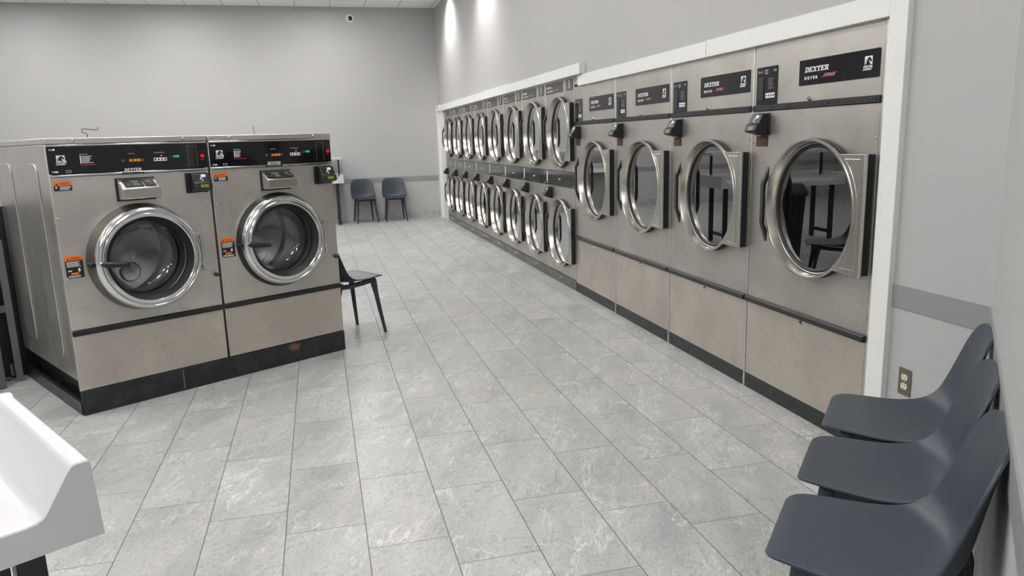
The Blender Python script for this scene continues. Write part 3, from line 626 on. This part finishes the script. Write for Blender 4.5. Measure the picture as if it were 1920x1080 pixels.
# ================================================================== DRYERS
def rotz(o, x_left_y, width):  # place machine with its front on the wall plane, local x to the right
    o.location = (W, x_left_y-width/2, 0); o.rotation_euler = (0, 0, -PI/2)
RY = -.05
def dryer_door(parent, cz, cx=.074, R=.3375, xr=.458, zr=.265, hinge=True):
    d = MB().lathe([(.326, -.004), (.331, RY+.012), (R-.002, RY+.008), (R, RY), (R-.004, RY-.005), (R-.012, RY-.005), (R-.015, RY), (.312, -.010), (.306, -.006), (.306, -.002)], cx, cz, 96, True).build('door', 'rim', parent)
    MB().lathe([(.330, -.0005), (.335, -.010), (.335, -.024), (.328, -.026), (.326, -.0005)], cx, cz, 72, True).build('door_back_ring', 'rubber', d)  # dark ring between the door rim and the front panel
    MB().lathe([(.308, -.010), (.300, -.012), (.292, -.006), (.290, .004), (.308, .004)], cx, cz, 96, True).build('glass_gasket', 'rubber', d)
    MB().disc(cx, cz, -.001, .294, 64).build('door_glass', 'glass_dry', d, smooth=False)
    # hinge-side plate: from the ring out to the pin
    pts = []; a0 = math.asin(zr/(R-.006)) ; n = 20
    for k in range(n+1):
        a_ = a0-2*a0*k/n; pts.append((cx+(R-.006)*math.cos(a_), cz+(R-.006)*math.sin(a_)))
    pl_ = [(xr, cz+zr)]+[(cx+(R-.006)*math.cos(a0), cz+zr)]+pts[1:-1]+[(cx+(R-.006)*math.cos(a0), cz-zr), (xr, cz-zr)]
    hp = MB(); hp.prism(pl_, RY-.002, RY+.006); h = hp.build('hinge_plate', 'rim', d, bevel=.0015)
    # raised bead following the plate outline
    bead = []; Rb = R+.020; a1 = math.asin((zr-.022)/Rb)
    for k in range(n+1): a_ = a1-2*a1*k/n; bead.append((cx+Rb*math.cos(a_), RY-.002, cz+Rb*math.sin(a_)))
    loop = [(xr-.025, RY-.002, cz+zr-.022)]+bead+[(xr-.025, RY-.002, cz-zr+.022), (xr-.025, RY-.002, cz+zr-.022)]
    MB().tube(loop, .0022, 8).build('plate_bead', 'rim', h)
    MB().cyl((xr+.004, RY+.004, cz-zr-.006), (xr+.004, RY+.004, cz+zr+.006), .0075, n=16).build('hinge_pin', 'satin', h)
    MB().box(xr-.022, xr-.001, -.043, -.001, cz-zr, cz+zr).build('hinge_shadow_bar', 'black', parent, bevel=.002)  # black bar standing in for the shadow gap behind the hinge pin
    # bow handle on the left of the ring
    xh = cx-R+.016
    prof = [(RY-.002, .195), (RY-.030, .13), (RY-.036, .115), (RY-.036, -.095), (RY-.030, -.115), (RY-.002, -.195), (RY-.002, -.135), (RY-.018, -.105), (RY-.020, -.09), (RY-.020, .09), (RY-.018, .105), (RY-.002, .135)]
    hh = MB(); hh.prism([(p[0], cz+p[1]) for p in prof], xh-.016, xh+.010, 'x')
    for k in range(14):
        z_ = cz-.085+k*.0131; hh.box(xh-.0175, xh+.0115, RY-.0375, RY-.019, z_, z_+.006)
    hh.build('door_handle', 'black', d, bevel=.0025)
    MB().lathe([(0, RY+.012), (.004, RY+.013), (.0055, RY+.018)], cx-R+.020, cz-.04, 10).build('rivet', 'satin', d)
    return d
def dryer_drum(parent, cz, cx=.074):
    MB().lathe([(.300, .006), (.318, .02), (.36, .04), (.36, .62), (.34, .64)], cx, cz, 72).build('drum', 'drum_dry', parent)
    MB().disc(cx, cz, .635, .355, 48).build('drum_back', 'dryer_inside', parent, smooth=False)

def big_dryer():
    r = empty('single_dryer'); h = .4865; D = .95
    c = MB(); c.box(-h, -h+.01, .006, D, 0, 1.89); c.box(h-.016, h, .0, D, 0, 1.89); c.box(-h+.01, h-.016, D-.01, D, 0, 1.89); c.box(-h+.01, h-.016, .02, D-.01, 1.88, 1.89)
    c.build('cabinet', 'steel_side', r, bevel=.002)
    MB().box(-h+.002, h-.018, .0, .016, 1.584, 1.889).build('top_panel', 'steel_dry', r, bevel=.002)
    s = MB().box(-h+.001, h-.017, -.008, .016, 1.555, 1.583).build('black_strip', 'black', r, bevel=.0015)
    screws('screw', 'black', r, [(x, 1.569) for x in (-.475, -.165, .14, .448)], [(0, -.013), (.004, -.012), (.006, -.009), (.006, -.007)], 10)
    f = MB(); f.panel_hole(-h+.002, h-.018, .541, 1.553, (.074, 1.075, .300), .0, .014); f.build('front_panel', 'steel_dry', r, bevel=.0015)
    b = MB(); b.prism([(-.002, .541), (-.020, .536), (-.020, .512), (.0, .510), (.014, .510), (.014, .541)], -h+.001, h-.016, 'x'); b.build('access_pull', 'blackpaint', r, bevel=.0015)
    MB().box(-h+.003, h-.018, .0, .014, .086, .509).build('lower_panel', 'steel_low', r, bevel=.002)
    MB().box(-h+.001, h-.002, .002, .02, 0, .084).build('kick_plate', 'blackpaint', r, bevel=.001)
    screws('kick_screw', 'black', r, ((-.470, .04), (-.44, .05), (-.2, .04), (-.04, .05), (.2, .04), (.43, .05)), [(0, -.003), (.004, -.002), (.005, .002)], 10)
    # locks
    for z, x in ((1.598, -.008), (.490, .005)):
        l = MB().lathe([(0, -.010), (.009, -.010), (.011, -.004), (.013, -.001)], x, z, 20).build('lock', 'chrome', r)
        MB().box(x-.0015, x+.0015, -.0108, -.0098, z-.006, z+.006).build('key_slot', 'black', l)
    screws('rivet', 'satin', r, [(-.400, z) for z in (1.290, 1.262, 1.234, .866, .838, .810)], [(0, -.004), (.004, -.003), (.005, .0)], 10)
    screws('screw', 'satin', r, ((-.475, 1.39), (.455, 1.41), (-.474, .62), (.452, .60)), [(0, -.005), (.005, -.004), (.006, .0)])
    # name plate
    n = MB().prism(rrect(-.094, .452, 1.660, 1.778, .005), -.003, -.0002).build('name_plate', 'plate', r, smooth=False)
    y = -.0036
    t = MB(); logotype(t, -.050, 1.719, .175, .0235, y); t.build('brand_lettering', 'white_mark', n, smooth=False)
    t = MB(); put_text(t, 'DRYER', -.050, 1.686, .0135, y, bold=.0006, width=.098, spacing=1.5); t.build('dryer_lettering', 'white_mark', n, smooth=False)
    t = MB(); put_text(t, 'EXPRESS', .090, 1.690, .014, y, shear=.5, bold=.0006, width=.086); t.prism(R_(.080, .090, 1.689, 1.691), y-.0004, y); t.prism(R_(.168, .184, 1.703, 1.7045), y-.0004, y); t.build('express_lettering', 'red_mark', n, smooth=False)
    t = MB(); horse_emblem(t, .362, 1.716, .046, y, .034); t.build('horse_emblem', 'white_mark', n, smooth=False)
    t = MB(); put_text(t, 'DEXTER', .354, 1.703, .0085, y, shear=.3, bold=.0005, width=.056); put_text(t, 'LAUNDRY', .352, 1.692, .0085, y, shear=.3, bold=.0004, width=.057); t.build('emblem_lettering', 'white_mark', n, smooth=False)
    # control panel
    p = MB().prism(rrect(-.460, -.275, 1.586, 1.778, .004), -.003, -.0002).build('control_panel', 'plate', r, smooth=False)
    MB().box(-.448, -.392, -.0065, -.003, 1.606, 1.728).build('coin_slot_cover', 'black', p, bevel=.002)
    t = MB(); put_text(t, '8 x 0', -.446, 1.748, .012, y, bold=.0005, width=.040); put_text(t, 'T-80', -.312, 1.750, .011, y, bold=.0005, width=.028)
    bars(t, -.352, 1.716, .052, 6, .0095, .0022, y, .35)
    for k in range(4): put_text(t, 'ABCD'[k] if False else '-', -.370+k*.021, 1.648, .006, y)
    t.build('control_lettering', 'grey_mark', p, smooth=False)
    t = MB(); t.panel_hole(-.385, -.358, 1.741, 1.763, (-.3715, 1.752, .007), y-.0004, y, 12)
    t.build('card_icon', 'grey_mark', p, smooth=False)
    for k in range(4):
        x0 = -.374+k*.0205; q_ = MB(); q_.panel_hole(x0, x0+.019, 1.619, 1.644, (x0+.0095, 1.6315, .0065), -.0048, -.003, 12); q_.build('cycle_button', 'white_mark', p, smooth=False)
    card_reader(r, -.392, 1.485, .128, .115)
    l = MB().prism(rrect(-.448, -.342, 1.370, 1.427, .002, 2), -.002, -.0002).build('warning_label', 'rustlabel', r, smooth=False)
    t = MB(); put_text(t, 'WARNING', -.415, 1.412, .007, -.0026, width=.05); bars(t, -.436, 1.406, .085, 5, .0066, .0018, -.0026, .2); t.build('label_lettering', simple('faded_orange_print', (.22, .05, .015), .5), l, smooth=False)
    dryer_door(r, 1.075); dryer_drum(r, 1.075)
    return r
proto = big_dryer()
lab = ['large single stainless dryer at the near end, beside the white end board and three chairs',
       'large single stainless dryer, second from the near white end board',
       'large single stainless dryer, third from the near white end board',
       'large single stainless dryer next to the row of stacked dryers']
for i in range(4):
    o = proto if i == 0 else copy_tree(proto)
    rotz(o, DY[3-i], .978); tag(o, lab[i], 'dryer', 'large single dryers in the wall')
def tower():
    r = empty('stacked_dryer'); h = .4495; D = .95
    c = MB(); c.box(-h, -h+.008, -.001, D, 0, HT); c.box(h-.008, h, -.001, D, 0, HT); c.box(-h+.008, h-.008, D-.01, D, 0, HT); c.box(-h+.008, h-.008, .02, D-.01, HT-.01, HT)
    c.build('cabinet', 'satin', r, bevel=.001)
    f = MB(); f.panel_hole(-h+.008, h-.008, 1.124, HT-.001, (.072, 1.4935, .300), .0, .014); f.build('upper_panel', 'steel_dry', r, bevel=.001)
    f = MB(); f.panel_hole(-h+.008, h-.008, .102, .972, (.072, .52, .300), .0, .014); f.build('lower_panel', 'steel_dry', r, bevel=.001)
    n = MB().prism(rrect(-.425, .124, 1.872, 1.972, .002, 2), -.002, -.0002).build('name_plate', 'greyplate', r, smooth=False)
    y = -.0026
    t = MB(); logotype(t, -.385, 1.925, .150, .020, y); put_text(t, 'STACK DRYER', -.385, 1.892, .012, y, bold=.0004, width=.200); t.build('brand_lettering', 'white_mark', n, smooth=False)
    t = MB(); put_text(t, 'EXPRESS', -.135, 1.895, .014, y, shear=.5, bold=.0006, width=.13); t.build('express_lettering', 'red_mark', n, smooth=False)
    n = MB().prism(rrect(.227, .415, 1.872, 1.972, .002, 2), -.002, -.0002).build('emblem_plate', 'greyplate', r, smooth=False)
    t = MB(); horse_emblem(t, .290, 1.917, .045, y); put_text(t, 'DEXTER', .283, 1.902, .009, y, shear=.3, width=.062); put_text(t, 'LAUNDRY', .283, 1.889, .009, y, shear=.3, width=.062); t.build('horse_emblem', 'white_mark', n, smooth=False)
    p = MB().box(-h+.006, h-.006, -.006, .014, .975, 1.121).build('control_panel', 'mirror_panel', r, bevel=.001)
    for k, (x0, x1) in enumerate(((-.435, -.395),)):
        t = MB()
        for z in (1.085, 1.052, 1.019): t.panel_hole(x0, x1, z-.013, z+.015, ((x0+x1)/2, z, .008), -.0068, -.006, 12)
        for z in (1.108, .992): t.prism(R_(x0, x1, z-.003, z+.003), -.0068, -.006)
        t.build('control_lettering', 'white_mark', p, smooth=False)
    dpl = MB().box(-.345, .345, -.0085, -.006, .990, 1.104).build('coin_vault_door', 'mirror_panel', p, bevel=.002)
    MB().lathe([(0, -.018), (.010, -.018), (.012, -.0085)], -.016, 1.038, 16).build('lock', 'chrome', dpl)
    t = MB(); t.prism(R_(.36, .385, .984, .992), -.0068, -.006); t.prism(R_(.40, .43, .984, .992), -.0068, -.006); t.build('small_lettering', 'grey_mark', p, smooth=False)
    k_ = MB().box(-h+.004, h-.004, -.004, .014, 0, .098).build('kick_plate', 'kick', r, bevel=.001)
    MB().box(-.35, .35, -.0055, -.004, .018, .084).build('lint_door', k_.data.materials[0], k_, bevel=.002)
    MB().lathe([(0, -.015), (.008, -.015), (.010, -.0055)], -.016, .055, 16).build('lock', 'chrome', k_)
    screws('screw', 'satin', r, ((-.43, 1.15), (.43, 1.15), (-.43, .93), (.43, .14), (-.43, .14), (.10, 1.135)), [(0, -.005), (.005, -.004), (.006, .0)], 10)
    card_reader(r, -.315, .898, .128, .115)
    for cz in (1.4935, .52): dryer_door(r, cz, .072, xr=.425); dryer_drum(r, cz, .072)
    return r
TW = tower()
order = ['nearest', 'second', 'third', 'fourth', 'fifth', 'sixth', 'seventh']
for i in range(8):
    o = TW if i == 0 else copy_tree(TW)
    rotz(o, SY[i+1], SW)
    l = 'stainless dryer tower with two round doors, directly beside the large single dryers' if i == 0 else ('stainless dryer tower with two round doors at the far end of the row' if i == 7 else 'stainless dryer tower with two round doors, %s tower counted from the large single dryers' % order[i])
    tag(o, l, 'stacked dryer', 'stacked dryer towers in the wall')

# ================================================================== CHAIRS
def chair():
    r = empty('plastic_chair'); sh = MB()
    # profile (y forward is -y in local space so the chair faces local -y), z
    prof = [(-.262, .437), (-.256, .443), (-.235, .448), (-.19, .446), (-.12, .438), (-.04, .430), (.03, .426), (.08, .427), (.120, .436), (.147, .458), (.164, .500), (.175, .56), (.184, .62), (.193, .68), (.203, .735), (.213, .785), (.217, .803), (.220, .813)]
    half = [.145, .170, .189, .202, .212, .220, .226, .230, .232, .233, .232, .230, .226, .220, .212, .193, .165, .120]
    edge = [(-.262, .437), (-.256, .443), (-.235, .449), (-.19, .449), (-.12, .445), (-.055, .444), (-.005, .449), (.035, .459), (.066, .477), (.091, .506), (.109, .546), (.125, .592), (.142, .642), (.158, .692), (.173, .737), (.192, .781), (.205, .800), (.216, .812)]
    zf = lambda z: z if z < .47 else .47+(z-.47)*.93
    prof = [(y, zf(z)) for y, z in prof]; edge = [(y, zf(z)) for y, z in edge]
    n = 17; vs = []
    for i, ((y, z), hw, (ye, ze)) in enumerate(zip(prof, half, edge)):
        for k in range(n):
            t = -1+2*k/(n-1); s_ = math.copysign(abs(math.sin(t*PI/2))**.92, t); e = abs(s_)**2.4
            vs.append((hw*.965*s_, y+(ye-y)*e, z+(ze-z)*e))
    fs = [(i*n+k, i*n+k+1, (i+1)*n+k+1, (i+1)*n+k) for i in range(len(prof)-1) for k in range(n-1)]
    sh.add(vs, fs); sh.build('seat_shell', 'chair', r, solid=.009, sub=2, angle=180)
    # under-frame with the two side rails, front and rear cross pieces
    f = MB()
    for sx in (-1, 1): f.quadstrip([[(sx*(x-.016), y, z), (sx*(x+.016), y, z), (sx*(x+.013), y, z-.034), (sx*(x-.013), y, z-.034)] for x, y, z in ((.150, -.185, .438), (.150, -.08, .424), (.148, .05, .415), (.145, .14, .420))])
    f.box(-.15, .15, -.185, -.160, .400, .430); f.box(-.15, .15, .10, .130, .388, .412); f.build('seat_frame', 'chair_leg', r, bevel=.006)
    for (x0, y0, x1, y1, w0) in ((.150, -.172, .192, -.232, .021), (.145, .120, .178, .225, .021)):
        for sx in (-1, 1):
            secs = []
            for t, z in ((0, .428), (.08, .392), (.25, .315), (.6, .16), (1, 0)):
                x = x0+(x1-x0)*t; y = y0+(y1-y0)*t; q_ = w0*(1-.42*t); q2 = w0*(1.35 if t < .1 else 1.0)*(1-.42*t)
                secs.append([(sx*x+q_*math.cos(a), y+q2*math.sin(a), z) for a in [2*PI*k/10 for k in range(10)]])
            MB().quadstrip(secs).build('leg', 'chair_leg', r)
    return r
CH = chair()
def place_chair(x, y, ang, label, group, first=[True]):
    """ang = direction the chair faces"""
    o = CH if first[0] else copy_tree(CH); first[0] = False
    o.location = (x, y, 0); o.rotation_euler = (0, 0, ang+PI/2); tag(o, label, 'chair', group); return o
A45 = math.radians(136.5); fx, fy = math.cos(A45), math.sin(A45)
for (x0, y0, x1, y1), l in zip(((.955, 1.441, 1.219, 1.691), (1.273, 1.770, 1.540, 2.018), (1.591, 2.096, 1.873, 2.344)),
        ('dark blue-grey plastic chair nearest the camera, lowest of the three at right', 'dark blue-grey plastic chair in the middle of the three at right', 'dark blue-grey plastic chair nearest the wall outlet, of the three at right')):
    mx, my = (x0+x1)/2, (y0+y1)/2
    place_chair(mx-fx*.262, my-fy*.262, A45, l, 'chairs along the angled wall')
place_chair(.790, FARY-.30, math.radians(-83), 'dark blue-grey plastic chair against the far wall, nearer the white folding table', 'chairs along the far wall')
place_chair(1.350, FARY-.30, math.radians(-90), 'dark blue-grey plastic chair against the far wall, nearer the dryers', 'chairs along the far wall')
c0 = Vector(WP(2.225-.262, .36)); place_chair(c0.x, c0.y, WTH, 'lone dark blue-grey plastic chair half hidden behind the right washer', 'chairs beside the washers')

# ================================================================== FOLDING TABLES
def folding_table(D, Wd, zt, shelf=True, posts=.06):
    """local x = depth from the open front (0) to the back, y = leftwards from the right lip; origin at the front right corner"""
    r = empty('folding_table'); drop = .097
    def side(d):   # height below the rim at distance d from an outer edge
        for (a, ha), (b, hb) in zip(P_, P_[1:]):
            if d <= b: return ha+(hb-ha)*(d-a)/(b-a)
        return P_[-1][1]
    P_ = [(0, -.005), (.004, -.001), (.010, 0), (.026, 0), (.033, -.003), (.040, -.010), (.086, -.082), (.094, -.090), (.106, -.095), (.125, -drop)]
    ds = [p[0] for p in P_]
    xs = [0, .003, .010]+[D*.3, D*.6]+[D-d for d in reversed(ds)]
    ys = ds+[Wd*.35, Wd*.65]+[Wd-d for d in reversed(ds)]
    def Hh(x, y):
        return zt+max(side(min(y, Wd-y)), side(D-x))-(.004 if x == 0 else (.001 if x < .005 else 0))
    t = MB(); nx, ny = len(xs), len(ys)
    vs = [(x, y, Hh(x, y)) for x in xs for y in ys]; fs = [(i*ny+j, (i+1)*ny+j, (i+1)*ny+j+1, i*ny+j+1) for i in range(nx-1) for j in range(ny-1)]
    per = [(i, 0) for i in range(nx)]+[(nx-1, j) for j in range(1, ny)]+[(i, ny-1) for i in range(nx-2, -1, -1)]+[(0, j) for j in range(ny-2, 0, -1)]
    zb = zt-.160; o = len(vs)
    for i, j in per:
        x, y = xs[i], ys[j]; dx = -.006 if i == 0 else (.004 if i == nx-1 else 0); dy = -.006 if j == 0 else (.006 if j == ny-1 else 0); vs.append((x+dx, y+dy, zb))
    n = len(per)
    for k in range(n): k2 = (k+1) % n; fs.append((per[k][0]*ny+per[k][1], per[k2][0]*ny+per[k2][1], o+k2, o+k))
    fs.append([o+k for k in range(n)]); t.add(vs, fs); t.build('tabletop', 'white_plastic', r, angle=28)
    for x in (.11, D-.11):
        for y in (.108, Wd-.108):
            l = MB(); l.box(x-.024, x+.024, y-.026, y+.026, .012, zb); l.build('leg', 'blackpaint', r, bevel=.003)
            MB().cyl((x, y, 0), (x, y, .013), .026, n=16).build('foot', 'rubber', r)
    for y in (.125, Wd-.125): MB().box(.14, D-.14, y-.02, y+.02, .10, .14).build('stretcher', 'blackpaint', r, bevel=.002)
    if shelf:
        for y in (.06, Wd-.06): MB().box(D-.20, D-.17, y-.014, y+.014, zt-.10, zt+.25).build('shelf_post', 'blackpaint', r, bevel=.002)
        MB().box(D-.34, D-.02, .0, Wd, zt+.25, zt+.30).build('upper_shelf', 'white_plastic', r, bevel=.006)
    return r
t1 = folding_table(.62, 1.3, .857, shelf=False); t1.location = (-.478, 1.537, 0); t1.rotation_euler = (0, 0, math.atan2(.853, -.521))
tag(t1, 'glossy white moulded folding table close up in the lower left corner', 'table')
t2 = folding_table(.60, 1.6, .915, shelf=True); t2.location = (.425, 13.78, 0); t2.rotation_euler = (0, 0, PI/2)
tag(t2, 'white folding table with upper shelf against the far wall, beside two chairs', 'table')
# table and bin behind the washers, which the dryer doors mirror
t3 = folding_table(.66, 1.7, .90, shelf=True); t3.location = (-.35, 8.6, 0); t3.rotation_euler = (0, 0, PI/2+.1)
tag(t3, 'white folding table with shelf behind the washers, mirrored in the dryer glass', 'table')
bn = empty('waste_bin', (-.55, 7.6, 0)); tag(bn, 'tall black waste bin behind the washers, mirrored in the nearest dryer door glass', 'bin')
b = MB(); b.quadstrip([[(p[0]*k, p[1]*k, z) for p in rrect(-.2, .2, -.2, .2, .04)] for z, k in ((0, .85), (.72, 1.0))]); b.build('body', 'black', bn)
b = MB(); b.quadstrip([[(p[0]*k, p[1]*k, z) for p in rrect(-.21, .21, -.21, .21, .04)] for z, k in ((.72, 1.03), (.76, 1.03), (.86, .8))]); b.build('lid', 'blackpaint', bn)

# ================================================================== WALL OUTLET, CAMERA
ot = empty('wall_outlet', (W, 2.477, .406), -PI/2); tag(ot, 'grey metal double power outlet on the wall between the white board and the chairs', 'outlet')
b = MB().prism(rrect(-.0345, .0345, -.0575, .0575, .004), -.004, 0).build('cover_plate', 'platesteel', ot, bevel=.001)
for dz in (-.0195, .0195):
    pts = [(.0165*max(-1, min(1, 1.12*math.cos(a))), dz+.0148*max(-.86, min(.86, math.sin(a)))) for a in [2*PI*k/32 for k in range(32)]]
    q_ = MB().prism(pts, -.0062, -.004).build('receptacle', 'ivory', ot, smooth=False)
    s_ = MB(); s_.prism(R_(-.0075, -.0055, dz-.001, dz+.008), -.0066, -.0061); s_.prism(R_(.0055, .0075, dz+.000, dz+.0075), -.0066, -.0061); s_.prism(R_(-.0105, -.0055, dz+.003, dz+.0045), -.0066, -.0061)
    s_.prism([(.0028*math.cos(a), dz-.0075+.0028*math.sin(a)) for a in [2*PI*k/12 for k in range(12)]], -.0066, -.0061); s_.build('slots', 'gap', q_, smooth=False)
MB().lathe([(0, -.0052), (.003, -.005), (.0035, -.004)], 0, 0, 12).build('screw', 'satin', ot)
cm = empty('security_camera', (.764, FARY, 3.66), 0); tag(cm, 'small round white security camera with black lens high on the far wall', 'camera')
b = MB().lathe([(0, -.03), (.075, -.03), (.080, -.02), (.080, 0)], 0, 0, 32).build('mount', 'camwhite', cm)
b = MB().lathe([(.040, -.056), (.052, -.054), (.062, -.045), (.068, -.036), (.066, -.028)], 0, 0, 32).build('housing', 'camwhite', cm)
MB().lathe([(0, -.060), (.025, -.058), (.042, -.053), (.042, -.048)], 0, 0, 24).build('lens', 'acrylic', cm)
# everything not tagged structure/thing is a part; tidy the view layer
bpy.context.view_layer.update()
